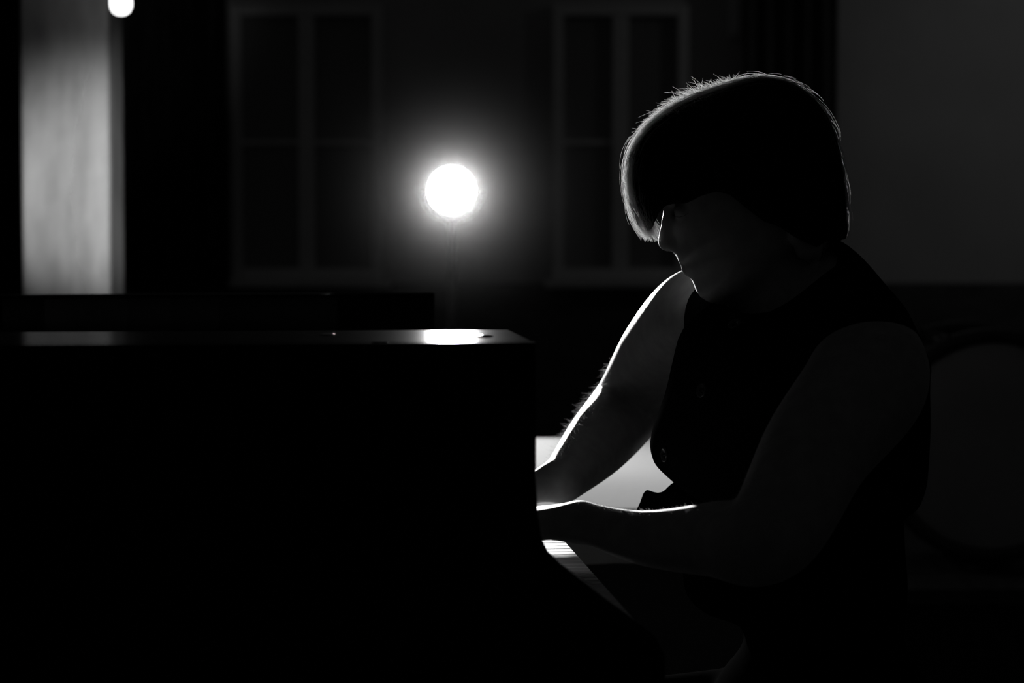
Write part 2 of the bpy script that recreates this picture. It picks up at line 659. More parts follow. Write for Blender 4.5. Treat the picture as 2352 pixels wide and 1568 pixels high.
def limb(pts, k=0.02):
    C = np.array([list(p) + [r] for p, r in pts])
    n = len(C)
    S = []
    for i in range(n - 1):
        p0, p1, p2, p3 = C[max(i - 1, 0)], C[i], C[i + 1], C[min(i + 2, n - 1)]
        for t in np.arange(0, 1, 1 / 20):
            S.append(0.5 * (2 * p1 + (p2 - p0) * t + (2 * p0 - 5 * p1 + 4 * p2 - p3) * t * t + (3 * p1 - p0 - 3 * p2 + p3) * t ** 3))
    S.append(C[-1])
    out = [Cone(S[0][:3], S[1][:3], S[0][3], S[1][3], k)]
    for a, b in zip(S[1:-1], S[2:]):
        out.append(Cone(a[:3], b[:3], a[3], b[3], 0.0008))
    return out


SH_N, EL_N, WR_N = at(1992, 872, 2.45), at(1768, 1226, 2.30), at(1345, 1199, 2.45)
near_arm = [(at(1955, 800, 2.50), 0.056), (SH_N, 0.062), (at(1878, 1030, 2.37), 0.054), (EL_N, 0.0455),
            (at(1640, 1238, 2.345), 0.0365), (at(1480, 1235, 2.40), 0.0272), (WR_N, 0.0195)]
SH_F, EL_F, WR_F = at(1603, 722, 2.80), at(1450, 924, 3.06), at(1292, 1104, 2.81)
far_arm = [(at(1680, 735, 2.74), 0.055), (SH_F, 0.054), (at(1516, 806, 2.94), 0.0482), (EL_F, 0.0466), (at(1375, 1015, 2.95), 0.0412), (WR_F, 0.0262)]


def hand(wr, side, tip_z, lift):
    """wr wrist; fingers point to -x; side=+1: thumb towards +y"""
    w = np.array(wr)
    out = []
    kn = []
    for i, (dy, dx) in enumerate([(0.030, -0.072), (0.010, -0.079), (-0.010, -0.076), (-0.029, -0.066)]):
        k = w + np.array((dx, side * dy, lift - 0.002 * abs(i - 1)))
        kn.append(k)
        out.append(Cone(w + np.array((-0.008, side * dy * 0.45, 0.0)), k, 0.0155, 0.0105, 0.014))
    lens = [(0.040, 0.024, 0.019), (0.044, 0.027, 0.020), (0.041, 0.025, 0.019), (0.032, 0.019, 0.017)]
    for i, k in enumerate(kn):
        l1, l2, l3 = lens[i]
        spread = (1.5 - i) * 0.10 * side
        a = k
        tip_target = tip_z + 0.0075
        for ang, l, r0, r1 in ((-0.10, l1, 0.0092, 0.0082), (-0.72, l2, 0.0082, 0.0074), (-1.12, l3, 0.0074, 0.0060)):
            b = a + l * np.array((-math.cos(ang) * math.cos(spread), math.sin(spread), math.sin(ang)))
            b[2] = max(b[2], tip_target)
            out.append(Cone(a, b, r0, r1, 0.003))
            a = b
    t0 = w + np.array((-0.018, side * 0.016, -0.006))
    t1 = t0 + np.array((-0.036, side * 0.028, -0.008))
    t2 = t1 + np.array((-0.032, side * 0.012, -0.010))
    t3 = t2 + np.array((-0.026, side * 0.002, -0.006))
    for q in (t2, t3):
        q[2] = max(q[2], tip_z + 0.009)
    out += [Cone(t0, t1, 0.0145, 0.0108, 0.008), Cone(t1, t2, 0.0105, 0.0092, 0.003), Cone(t2, t3, 0.0092, 0.0070, 0.003)]
    return out


KEYZ = 0.744
torso_poly = smooth_poly(XZ(TORSO), 1)
skin_torso = smooth_poly(XZ([(1730, 690), (1690, 722), (1630, 756), (1580, 790)] + TORSO[4:]), 1)
head = [Inflate(head_poly, YC, 0.076, 0.072, 0.01, power=2.2)]
head += [Nose(nose_poly, YC, 0.012, 0.02, 0.007)]
for s in (-1, 1):
    head += [Ell(at(1549, 478, YC + s * 0.034), (0.014, 0.019, 0.011), 0.010, 's'),
             Ell(at(1570, 481, YC + s * 0.031), (0.0105, 0.0125, 0.0095), 0.008),
             Ell(at(1557, 564, YC + s * 0.0125), (0.0095, 0.0065, 0.0075), 0.006),
             Ell(at(1544, 574, YC + s * 0.0065), (0.006, 0.0038, 0.0035), 0.001, 's'),
             Cone(at(1578, 599, YC), at(1606, 601, YC + s * 0.021), 0.0052, 0.0030, 0.006),
             Cone(at(1583, 617, YC), at(1606, 606, YC + s * 0.019), 0.0060, 0.0030, 0.006),
             Cone(at(1572, 607, YC + s * 0.004), at(1604, 602, YC + s * 0.0235), 0.0022, 0.0014, 0.0015, 's'),
             Ell(at(1852, 545, YC + s * 0.062), (0.016, 0.008, 0.028), 0.006, rot=0.35),
             Ell(at(1850, 576, YC + s * 0.068), (0.0105, 0.0055, 0.0095), 0.006)]
neck = [Cone(at(1745, 600, YC), at(1850, 745, YC), 0.050, 0.056, 0.02), Cone(at(1850, 700, 2.60), at(1960, 800, 2.52), 0.045, 0.05, 0.03),
        Cone(at(1800, 720, 2.66), at(1690, 735, 2.75), 0.045, 0.048, 0.03)]
body = [Inflate(skin_torso, YC, 0.105, 0.150, 0.02, off=0.010)] + neck + limb(near_arm) + limb(far_arm) + hand(WR_N, 1, KEYZ, 0.002) + hand(WR_F, -1, KEYZ, -0.016)
HB_LO, HB_HI = (P(1470, 700, YC).x, YC - 0.11, P(1600, 712, YC).z), (P(1960, 700, YC).x, YC + 0.11, P(1600, 205, YC).z)
hv, hq = sdf_mesh(HB_LO, HB_HI, 0.0017, [Inflate(skin_torso, YC, 0.105, 0.150, 0.02, off=0.010)] + neck + head, 2)
bv, bq = sdf_mesh((-0.13, 2.17, 0.57), (0.50, 3.13, 1.20), 0.0032, body + [Inflate(head_poly, YC, 0.076, 0.072, 0.01, op='u', power=2.2, off=0.002)], 5)
cen = bv[bq].mean(1)
keep = ~((cen[:, 2] > HB_LO[2] + 0.012) & (cen[:, 0] > HB_LO[0]) & (cen[:, 0] < HB_HI[0] - 0.006) & (np.abs(cen[:, 1] - YC) < 0.095))
bq = bq[keep]
V = np.concatenate([hv, bv])
Q = np.concatenate([hq, bq + len(hv)])
person = empty('person', (0.40, 2.62, 0.0))
tag(person, 'person in sleeveless buttoned vest bowed over the keys with both arms forward', 'person')


def child(o, par):
    """keep the world placing of a mesh written in world coordinates"""
    o.parent = par
    o.matrix_parent_inverse = Matrix.Translation(-Vector(par.location)) if par.rotation_euler.z == 0 else par.matrix_basis.inverted()
    return o


body_me = np_mesh('body', V, Q)
body_o = child(link('body', body_me, M['skin']), person)
tag(body_o, 'bare skin of arms, neck and lowered face')

# vest
vest_poly = smooth_poly(XZ([q for q in TORSO if q not in ((1555, 1105), (1600, 1150))][:10] + [(1512, 1120), (1560, 1250), (1700, 1400), (2030, 1400), (2060, 1250), (2118, 1180), (2122, 1110)] + TORSO[22:]), 1)
vest_prims = [Inflate(vest_poly, YC, 0.105, 0.160, 0.02),
              Cone(at(1880, 690, 2.58), at(1985, 812, 2.475), 0.050, 0.058, 0.03),
              Cone(at(1770, 715, 2.67), at(1652, 720, 2.735), 0.048, 0.0415, 0.03)]
cutter = Inflate(XZ([(1500, 520), (1600, 640), (1648, 694), (1695, 716), (1745, 717), (1790, 696), (1832, 668), (1870, 634), (1896, 612), (1908, 590), (1904, 540), (1900, 500)]), YC - 0.01, 0.03, 0.112, 0.004, 's', power=4)


class HalfSpacePoly(Inflate):
    """keeps what lies within a side outline (a straight hem)"""
    def ev(s, X, Y, Z):
        return -poly_sdf(s.poly, X[:, :, 0], Z[:, 0, :].reshape(1, -1))[:, None, :] + 0 * Y


hem = HalfSpacePoly(XZ(VESTC), YC, 0.1, 0.3, 0.004, 's')
hem.lo, hem.hi = np.array((-1, 2, 0.)), np.array((1, 3.2, 2.))
vv, vq = sdf_mesh((0.10, 2.36, 0.74), (0.49, 2.90, 1.12), 0.0033, vest_prims + [cutter, hem], 2)
vest_o = child(link('vest', np_mesh('vest', vv, vq), M['vest']), person)
tag(vest_o, 'black sleeveless buttoned vest')

# trousers
HIPN, HIPF = (0.36, 2.52, 0.535), (0.36, 2.72, 0.535)
KN, KF = (-0.04, 2.50, 0.50), (-0.03, 2.76, 0.50)
trs = [Inflate(torso_poly, YC, 0.105, 0.165, 0.02, off=0.004)]
trs += [Ell((0.34, YC, 0.56), (0.125, 0.175, 0.10), 0.03)]
for hp, kn, ft in ((HIPN, KN, (0.02, 2.48, 0.10)), (HIPF, KF, (-0.02, 2.78, 0.10))):
    trs += [Cone(hp, kn, 0.075, 0.056, 0.02), Cone(kn, ft, 0.058, 0.046, 0.02)]
# waist cloth bunched on the lap, beyond the near forearm
trs += [Inflate(smooth_poly(XZ([(1455, 1200), (1462, 1168), (1474, 1150), (1476, 1130), (1484, 1122), (1500, 1129), (1514, 1136), (1524, 1132), (1532, 1120), (1545, 1110),
                                (1556, 1100), (1580, 1100), (1610, 1130), (1640, 1240), (1560, 1260), (1480, 1230)], 2.76), 1), 2.76, 0.012, 0.030, 0.006),
        Cone(at(1600, 1200, 2.74), at(1680, 1300, 2.68), 0.03, 0.06, 0.03)]
TRC = [(1380, 1100), (1480, 1090), (1700, 1100), (1900, 1120), (2200, 1100), (2300, 2000), (2300, 3300), (700, 3300), (700, 1400)]
tcut = HalfSpacePoly(XZ(TRC), YC, 0.1, 0.3, 0.004, 's')
tcut.lo, tcut.hi = np.array((-1, 2, 0.)), np.array((1, 3.2, 2.))
tv, tq = sdf_mesh((-0.13, 2.36, 0.06), (0.52, 2.90, 0.88), 0.005, trs + [tcut], 3)
tro = child(link('trousers', np_mesh('trousers', tv, tq), M['trousers']), person)
tag(tro, 'black trousers with cloth bunched at the lap')

# shoes
for fx, fy in ((0.02, 2.48), (-0.02, 2.78)):
    sp = [Cone((fx + 0.03, fy, 0.045), (fx - 0.14, fy, 0.032), 0.040, 0.032, 0.02, flat=(1, 1, 1)), Cone((fx + 0.02, fy, 0.045), (fx, fy, 0.11), 0.04, 0.044, 0.02),
          Cone((fx + 0.035, fy, 0.012), (fx - 0.15, fy, 0.012), 0.036, 0.036, 0.01, flat=(1, 1, 3.0))]
    sv, sq = sdf_mesh((fx - 0.21, fy - 0.07, -0.004), (fx + 0.10, fy + 0.07, 0.17), 0.005, sp, 2)
    sv[:, 2] = np.maximum(sv[:, 2], 0.001)
    child(link('shoe', np_mesh('shoe', sv, sq), M['leather']), person)

# hair
HAIRPX = [(1503, 548), (1490, 535), (1474, 512), (1460, 478), (1452, 440), (1449, 400), (1455, 350), (1479, 303), (1535, 255), (1600, 224), (1660, 204),
          (1712, 187), (1762, 181), (1812, 191), (1860, 222), (1893, 262), (1913, 310), (1927, 370), (1936, 430), (1938, 490), (1942, 530), (1938, 552)]
HAIRA = XZ(HAIRPX + [(1910, 640), (1720, 780), (1580, 720), (1510, 620)])
HAIRB = XZ([(1300, 0), (2100, 0), (2100, 560), (1940, 556), (1925, 548), (1905, 556), (1880, 548), (1856, 566), (1834, 556), (1806, 541), (1775, 520), (1736, 506), (1697, 476),
            (1665, 449), (1633, 440), (1600, 450), (1565, 468), (1538, 468), (1518, 474), (1504, 492), (1496, 520), (1494, 545), (1300, 640)])
HR, HW = 0.085, 0.088
hrv, hrq = sdf_mesh((0.10, YC - 0.11, 1.05), (0.39, YC + 0.11, 1.29), 0.0022, [Inflate(smooth_poly(HAIRA, 1), YC, HR, HW, 0.01, cut=HAIRB, power=2.5)], 2)
# combed relief of locks
ang = np.arctan2(hrv[:, 2] - 1.16, hrv[:, 0] - 0.25)
rad = 0.0011 * np.sin((hrv[:, 1] - YC) * 420 + 2.5 * np.sin(ang * 3)) * np.clip(np.abs(hrv[:, 1] - YC) / 0.03, 0, 1)
cdir = hrv - np.array((0.25, YC, 1.16))
cdir /= np.linalg.norm(cdir, axis=1)[:, None]
hrv = hrv + cdir * rad[:, None]
hair_o = child(link('hair', np_mesh('hair', hrv, hrq), M['hair']), person)
tag(hair_o, 'short dark bobbed hair with long fringe')


def strands_mesh(name, paths, r):
    """each path a (n,3) array; thin three-sided fibres"""
    Vs, Qs = [], []
    base = 0
    for pth in paths:
        n = len(pth)
        t = np.gradient(pth, axis=0)
        t /= np.linalg.norm(t, axis=1)[:, None] + 1e-12
        a = np.cross(t, (0.3, 0.8, 0.52))
        a /= np.linalg.norm(a, axis=1)[:, None] + 1e-12
        b = np.cross(t, a)
        rr = (r * np.linspace(1, 0.35, n))[:, None]
        ring = np.stack([pth + rr * (a * math.cos(q) + b * math.sin(q)) for q in (0, 2.0944, 4.18879)], 1)
        Vs.append(ring.reshape(-1, 3))
        i = np.arange(n - 1)[:, None] * 3
        k = np.arange(3)[None, :]
        q = np.stack([i + k, i + (k + 1) % 3, i + 3 + (k + 1) % 3, i + 3 + k], -1).reshape(-1, 4)
        Qs.append(q + base)
        base += 3 * n
    return np_mesh(name, np.concatenate(Vs), np.concatenate(Qs))


hp = np.array(XZ(HAIRPX))
seg = np.linalg.norm(np.diff(hp, axis=0), axis=1)
cum = np.concatenate([[0], np.cumsum(seg)])
LEN = cum[-1]
dense_s = np.linspace(0, LEN, 400)
ppx = np.interp(dense_s, cum, hp[:, 0])
ppz = np.interp(dense_s, cum, hp[:, 1])
kern = np.hanning(31)
kern /= kern.sum()
ppx = np.convolve(np.pad(ppx, 15, mode='edge'), kern, 'valid')
ppz = np.convolve(np.pad(ppz, 15, mode='edge'), kern, 'valid')
tx, tz = np.gradient(ppx), np.gradient(ppz)
tl = np.hypot(tx, tz)
nxn, nzn = -tz / tl, tx / tl          # path runs from the fringe tip over the crown to the nape: outward normal
if (nxn[200] * (ppx[200] - 0.25) + nzn[200] * (ppz[200] - 1.16)) < 0:
    nxn, nzn = -nxn, -nzn


def hair_pt(s, off, y):
    d = HR * (1 - math.sqrt(max(0.0, 1 - min(1, (y / HW)) ** 2)))
    x = np.interp(s, dense_s, ppx)
    z = np.interp(s, dense_s, ppz)
    nx_ = np.interp(s, dense_s, nxn)
    nz_ = np.interp(s, dense_s, nzn)
    return np.array((x + nx_ * (off - d), YC + y, z + nz_ * (off - d)))


S_CROWN = LEN * 0.52
paths = []
for i in range(3600):                  # combed strands lying on the head
    front = rng.random() < 0.62
    y = rng.normal(0, 0.020)
    if front:
        s0 = S_CROWN * rng.uniform(0.12, 1.10)
        L = -rng.uniform(0.02, 0.06)
    else:
        s0 = S_CROWN + (LEN - S_CROWN) * rng.uniform(-0.14, 0.86)
        L = rng.uniform(0.02, 0.06)
    o0 = -0.001 + abs(rng.normal(0, 0.0016 if not front else 0.0026))
    if front and s0 < 0.12:
        o0 += abs(rng.normal(0, 0.0025))
    lift = rng.normal(0.001, 0.002)
    dy = rng.normal(0, 0.004)
    pts = []
    for t in np.linspace(0, 1, 8):
        s = s0 + L * t
        if s < 0.002 or s > LEN - 0.001:
            break
        pts.append(hair_pt(s, o0 + lift * t + 0.0015 * math.sin(3 * t), y + dy * t))
    if len(pts) > 2:
        paths.append(np.array(pts))
for i in range(1900):                  # short upright flyaways over the front of the crown
    s0 = rng.uniform(0.17, 0.50) * LEN
    mid = 1 - abs(s0 / LEN - 0.40) / 0.25
    y = rng.normal(0, 0.03)
    Lh = rng.uniform(0.004, 0.016) * (0.45 + 0.8 * max(0, mid))
    if rng.random() < 0.05:
        Lh *= 1.6
    lean = -rng.normal(0.35, 0.5)
    pts = [hair_pt(s0 + lean * Lh * (t ** 1.6), -0.001 + Lh * t * (1 - 0.15 * t), y + rng.normal(0, 0.0002)) for t in np.linspace(0, 1, 6)]
    paths.append(np.array(pts))
for i in range(90):                    # longer loose hairs
    s0 = rng.uniform(0.05, 0.9) * LEN
    y = rng.normal(0, 0.03)
    Lh = rng.uniform(0.012, 0.03)
    dr = -1 if s0 < S_CROWN else 1
    pts = [hair_pt(min(max(s0 + dr * Lh * t, 0.002), LEN - 0.002), 0.0 + Lh * 0.3 * math.sin(1.8 * t), y) for t in np.linspace(0, 1, 8)]
    paths.append(np.array(pts))
for i in range(520):                   # fringe tips hanging in front of the brow
    y = rng.normal(0, 0.028)
    a = P(rng.uniform(1452, 1500), rng.uniform(440, 500), YC + y)
    b = P(rng.uniform(1482, 1518), rng.uniform(518, 556), YC + y)
    a, b = np.array(a), np.array(b)
    mid_ = (a + b) / 2 + np.array((-0.004, 0, -0.002)) * rng.uniform(0.3, 1.3)
    paths.append(np.array([(1 - t) ** 2 * a + 2 * t * (1 - t) * mid_ + t * t * b for t in np.linspace(0, 1, 7)]))
hs = child(link('hair_strands', strands_mesh('hair_strands', paths, 0.00015), M['strand']), hair_o)
hs.matrix_parent_inverse = Matrix.Identity(4)
tag(hs, 'loose back-lit strands', kind='stuff')

# lashes of the lowered lids
for s_ in (-1, 1):
    lv = []
    for t in np.linspace(0, 1, 26):
        a = np.array(at(1556 + 34 * t, 489 - 5 * t + 6 * math.sin(math.pi * t), YC + s_ * (0.024 + 0.019 * t + 0.004 * math.sin(math.pi * t))))
        e = np.array((-0.006, s_ * 0.004 * (1 + t), -0.004))
        lv.append(np.array([a + e * q + np.array((0, 0, 0.001)) * q * q for q in (-0.3, 0, .5, 1)]))
    lo2 = link('eyelashes', strands_mesh('eyelashes', lv, 0.0002), M['hair'], body_o)
    tag(lo2, 'dark lashes of the lowered eye')

# fine hair on the forearms
bn = np.zeros((len(body_me.vertices), 3), np.float32)
body_me.vertices.foreach_get('normal', bn.ravel())
bco = np.zeros((len(body_me.vertices), 3), np.float32)
body_me.vertices.foreach_get('co', bco.ravel())


def on_seg(p, a, b, rmax):
    a, b = np.array(a), np.array(b)
    e = b - a
    t = ((p - a) @ e) / (e @ e)
    d = np.linalg.norm(p - (a + np.clip(t, 0, 1)[:, None] * e), axis=1)
    return (t > -0.02) & (t < 1.05) & (d < rmax)


fz = []
for (segs, count, lmin, lmax) in (([(EL_F, WR_F)], 620, 0.003, 0.010), ([(EL_N, at(1480, 1235, 2.40)), (at(1480, 1235, 2.40), WR_N)], 2000, 0.0008, 0.0028)):
    for a, b in segs:
        msk = on_seg(bco, a, b, 0.062)
        tolamp = np.array(LAMP) - bco
        tolamp /= np.linalg.norm(tolamp, axis=1)[:, None]
        lit = (bn * tolamp).sum(1) > -0.25
        seen = np.abs(bn[:, 1]) < 0.8
        up = bn[:, 2] > -0.2
        ii = np.nonzero(msk & lit & seen & up)[0]
        if len(ii) == 0:
            continue
        dist = np.array(b) - np.array(a)
        dist /= np.linalg.norm(dist)
        for j in rng.choice(ii, count // len(segs)):
            L = rng.uniform(lmin, lmax) * (1.0 if rng.random() > 0.1 else 1.35)
            d0 = bn[j] * 0.75 + dist * 0.45 + rng.normal(0, 0.22, 3)
            d1_ = dist * 0.6 + rng.normal(0, 0.2, 3) - np.array((0, 0, 0.15))
            p0 = bco[j] + rng.normal(0, 0.001, 3) - bn[j] * 0.0008
            fz.append(np.array([p0 + L * (d0 * t + d1_ * t * t * 0.6) for t in (0, .25, .5, .75, 1.0)]))
fo = child(link('arm_hair', strands_mesh('arm_hair', fz, 0.00009), M['fuzz']), body_o)
fo.matrix_parent_inverse = Matrix.Identity(4)
tag(fo, 'fine back-lit hairs on the forearms', kind='stuff')

# vest buttons
bvh = BVHTree.FromPolygons([tuple(v) for v in vv], [tuple(int(i) for i in q) for q in vq])
camp = Vector((0, 0, CAMZ))
for bx_, by_ in ((1688, 746), (1614, 897), (1529, 1044)):
    dvec = (P(bx_, by_, 2.6) - camp).normalized()
    loc, nor, _, _ = bvh.ray_cast(camp, dvec)
    if loc is None:
        continue
    if nor.dot(dvec) > 0:
        nor = -nor
    rb = 0.0078
    par_loc = Vector(loc) - Vector(person.location)
    bm = bmesh.new()
    a_lathe(bm, [(0.0, 0.0), (rb * .95, 0.0), (rb, 0.001), (rb, 0.0024), (rb * .93, 0.0030), (rb * .80, 0.0030), (rb * .70, 0.0020), (0.0, 0.0018)], nor, loc, 28)
    bt = child(from_bm('button', bm, M['button'], None, True), vest_o)
    bt.matrix_parent_inverse = Matrix.Identity(4)
    a = nor.orthogonal().normalized()
    c = nor.cross(a)
    bm = bmesh.new()
    for q in range(4):
        o_ = a * math.cos(q * math.pi / 2 + .78) * 0.0019 + c * math.sin(q * math.pi / 2 + .78) * 0.0019
        a_tube(bm, [loc + nor * 0.0016 + o_, loc + nor * 0.0028 + o_], 0.0006, 8)
    th = from_bm('button_thread', bm, M['vest'], None, True)
    th.parent = bt
    th.matrix_parent_inverse = Matrix.Identity(4)

# ------------------------------------------------------------------ grand piano
PIANO_ROT = 0.097
piano = empty('grand_piano', (0.0, 2.08, 0.0), PIANO_ROT)
tag(piano, 'black lacquered grand piano standing without its lid', 'piano')
LQ = M['lacquer']
XT = -1.78


def outline(off=0.0, x0=0.022):
    pts = [(x0, 0 + off), (-1.55, 0 + off)]
    for k in range(1, 7):
        t = k / 7 * math.pi / 2
        pts.append((-1.55 - (0.2 - off) * math.sin(t), 0.2 - (0.2 - off) * math.cos(t)))
    ctrl = [(-1.75 + off, 0.22), (-1.74 + off, 0.45), (-1.62, 0.66 - off), (-1.40, 0.76 - off), (-1.18, 0.88 - off), (-0.98, 1.08 - off), (-0.80, 1.26 - off),
            (-0.58, 1.37 - off), (-0.35, 1.40 - off), (x0, 1.40 - off)]
    n = len(ctrl)
    for i in range(n - 1):
        p0, p1, p2, p3 = ctrl[max(i - 1, 0)], ctrl[i], ctrl[i + 1], ctrl[min(i + 2, n - 1)]
        for s in range(4):
            t = s / 4
            pts.append(tuple(0.5 * (2 * p1[c] + (-p0[c] + p2[c]) * t + (2 * p0[c] - 5 * p1[c] + 4 * p2[c] - p3[c]) * t * t + (-p0[c] + 3 * p1[c] - 3 * p2[c] + p3[c]) * t ** 3) for c in (0, 1)))
    pts.append(ctrl[-1])
    return pts


Z0, Z1 = 0.66, 1.0
outer, inner = outline(0.0, -0.10), outline(0.04, -0.10)
bm = bmesh.new()
L_ = [[bm.verts.new((p[0], p[1], z)) for p in ring] for ring, z in ((outer, Z0), (outer, Z1), (inner, Z1), (inner, Z0))]
for i in range(len(outer) - 1):
    for a, b in ((0, 1), (1, 2), (2, 3), (3, 0)):
        bm.faces.new((L_[a][i], L_[a][i + 1], L_[b][i + 1], L_[b][i]))
for e in (0, len(outer) - 1):
    bm.faces.new([L_[a][e] for a in range(4)])
rim = from_bm('rim', bm, M['lacquer_soft'], piano, False)
md = rim.modifiers.new('edge', 'BEVEL')
md.width = 0.006
md.segments = 3
md.limit_method = 'ANGLE'
md.angle_limit = 0.9

ARM = [(0.022, 1.0), (0.022, 0.885), (0.0235, 0.852), (0.0266, 0.831), (0.033, 0.817), (0.046, 0.804), (0.066, 0.789), (0.084, 0.774), (0.118, 0.748), (0.128, 0.740), (0.136, 0.724),
       (0.136, 0.60), (-0.12, 0.60), (-0.12, 1.0)]
prism('side_arm', ARM, 'xz', 0.0, 0.042, M['lacquer_soft'], piano, 0.010, 4)
prism('side_arm', ARM, 'xz', 1.358, 1.40, M['matte'], piano, 0.010, 4)
# flat case board beside the strings, polished
box('case_board', (-1.50, 0.038, 0.975), (0.022, 0.25, 1.0), M['lacquer_soft'], piano, 0.002)
box('iron_plate', (-0.60, 0.26, 0.90), (-0.05, 1.36, 0.915), M['felt'], piano, 0.004)
box('music_desk', (-0.10, 0.30, 0.915), (-0.085, 1.16, 0.93), M['wood'], piano, 0.004)
prism('soundboard', inner, 'xy', 0.72, 0.74, M['wood'], piano)
box('keybed', (-0.14, 0.02, 0.62), (0.123, 1.38, 0.668), LQ, piano, 0.004)
box('key_slip', (0.122, 0.042, 0.62), (0.135, 1.358, 0.720), LQ, piano, 0.004)
box('fallboard', (-0.085, 0.042, 0.735), (-0.066, 1.358, 0.885), LQ, piano, 0.006)
box('front_rail', (-0.10, 0.042, 0.875), (-0.05, 1.358, 0.925), LQ, piano, 0.006)
for y0 in (0.042, 1.318):
    box('key_block', (-0.066, y0, 0.668), (0.122, y0 + 0.040, 0.728), LQ, piano, 0.006)
box('name_felt', (-0.068, 0.085, 0.735), (-0.062, 1.315, 0.748), M['felt'], piano, 0.001)
# keys
wk_w = 1.232 / 52
bm = bmesh.new()
a_box(bm, (-0.066, 0.0004, 0.700), (0.121, wk_w - 0.0008, KEYZ), 0.0015, 1)
k0 = from_bm('white_key', bm, M['ivory'], piano)
k0.location = (0, 0.084, 0)
for i in range(1, 52):
    c = k0.copy()
    COL.objects.link(c)
    c.location = (0, 0.084 + i * wk_w, 0)
bm = bmesh.new()
a_box(bm, (-0.066, -0.0055, 0.735), (0.070, 0.0055, KEYZ + 0.012), 0.002, 1)
b0 = from_bm('black_key', bm, M['ebony'], piano)
first = True
for i in range(51):
    if (i % 7) in (1, 4):        # no black key between B-C and E-F (the row starts on A)
        continue
    yy = 0.084 + (i + 1) * wk_w
    if first:
        b0.location = (0, yy, 0)
        first = False
    else:
        c = b0.copy()
        COL.objects.link(c)
        c.location = (0, yy, 0)
# strings over the plate
bm = bmesh.new()
for i in range(60):
    y = 0.30 + i * 0.0168
    xe = -1.45 + 0.95 * (i / 59) ** 1.3
    a_tube(bm, [(-0.14, y, 0.932), (xe, y - 0.04 * (1 - i / 59), 0.932)], 0.0006, 5)
tag(from_bm('strings', bm, M['steel'], piano), 'steel strings', kind='stuff')
# brass studs screwed to the case


def local_xy(x, Y):
    dx, dy = x, Y - 2.08
    c_, s_ = math.cos(-PIANO_ROT), math.sin(-PIANO_ROT)
    return dx * c_ - dy * s_, dx * s_ + dy * c_


for wx, wY, r in ((-0.171, 2.235, 0.0052), (-0.0245, 2.20, 0.0060), (-0.262, 3.38, 0.0050)):
    lx_, ly_ = local_xy(wx, wY)
    lathe('brass_stud', [(0, 0), (r * 1.3, 0), (r * 1.28, r * .08), (r * 1.0, r * .16), (r * .7, r * .22), (r * .35, r * .26), (0, r * .27)], (0, 0, 1), (lx_, ly_, 1.0), M['brass'], piano, 28)
# legs, lyre
for lx, ly in ((-0.02, 0.12), (-0.02, 1.28), (-1.45, 0.40)):
    lg = lathe('leg', [(0, 0.05), (0.030, 0.05), (0.033, 0.10), (0.042, 0.40), (0.060, 0.54), (0.066, 0.57), (0.055, 0.585), (0.072, 0.61), (0.072, 0.66), (0, 0.66)], (0, 0, 1), (lx, ly, 0), LQ, piano, 24)
    lathe('caster', [(0, -0.014), (0.024, -0.014), (0.025, -0.010), (0.025, 0.010), (0.024, 0.014), (0, 0.014)], (0, 1, 0), (lx, ly, 0.026), M['brass'], lg, 20)
ly_b = box('pedal_box', (-0.30, 0.56, 0.07), (-0.17, 0.84, 0.15), LQ, piano, 0.006)
for yy in (0.61, 0.79):
    tube('lyre_post', [(-0.235, yy, 0.15), (-0.235, yy + (0.7 - yy) * .25, 0.62)], 0.016, LQ, piano)
for yy in (0.63, 0.70, 0.77):
    tube('pedal', [(-0.18, yy, 0.075), (-0.13, yy, 0.072), (-0.09, yy, 0.066), (-0.07, yy, 0.06)], [0.006, 0.009, 0.013, 0.008], M['brass'], ly_b, 10)

# ------------------------------------------------------------------ bench
bench = empty('piano_bench', (0.37, 2.62, 0))
tag(bench, 'black padded piano bench under the seated pianist', 'bench')
bm = bmesh.new()
a_box(bm, (-0.165, -0.36, 0.40), (0.165, 0.36, 0.458), 0.02, 4)
from_bm('seat_cushion', bm, M['seat'], bench, True)
box('seat_frame', (-0.16, -0.355, 0.35), (0.16, 0.355, 0.40), M['wood'], bench, 0.006)
for sx in (-1, 1):
    for sy in (-1, 1):
        tube('leg', [(sx * 0.13, sy * 0.32, 0.35), (sx * 0.13, sy * 0.32, 0.20), (sx * 0.13, sy * 0.32, 0.0)], [0.024, 0.021, 0.015], M['wood'], bench)
for sy in (-1, 1):
    lathe('knob', [(0, 0), (0.012, 0), (0.012, 0.02), (0.03, 0.022), (0.032, 0.03), (0.03, 0.04), (0, 0.042)], (0, sy, 0), (0, sy * 0.355, 0.375), M['black_metal'], bench, 20)

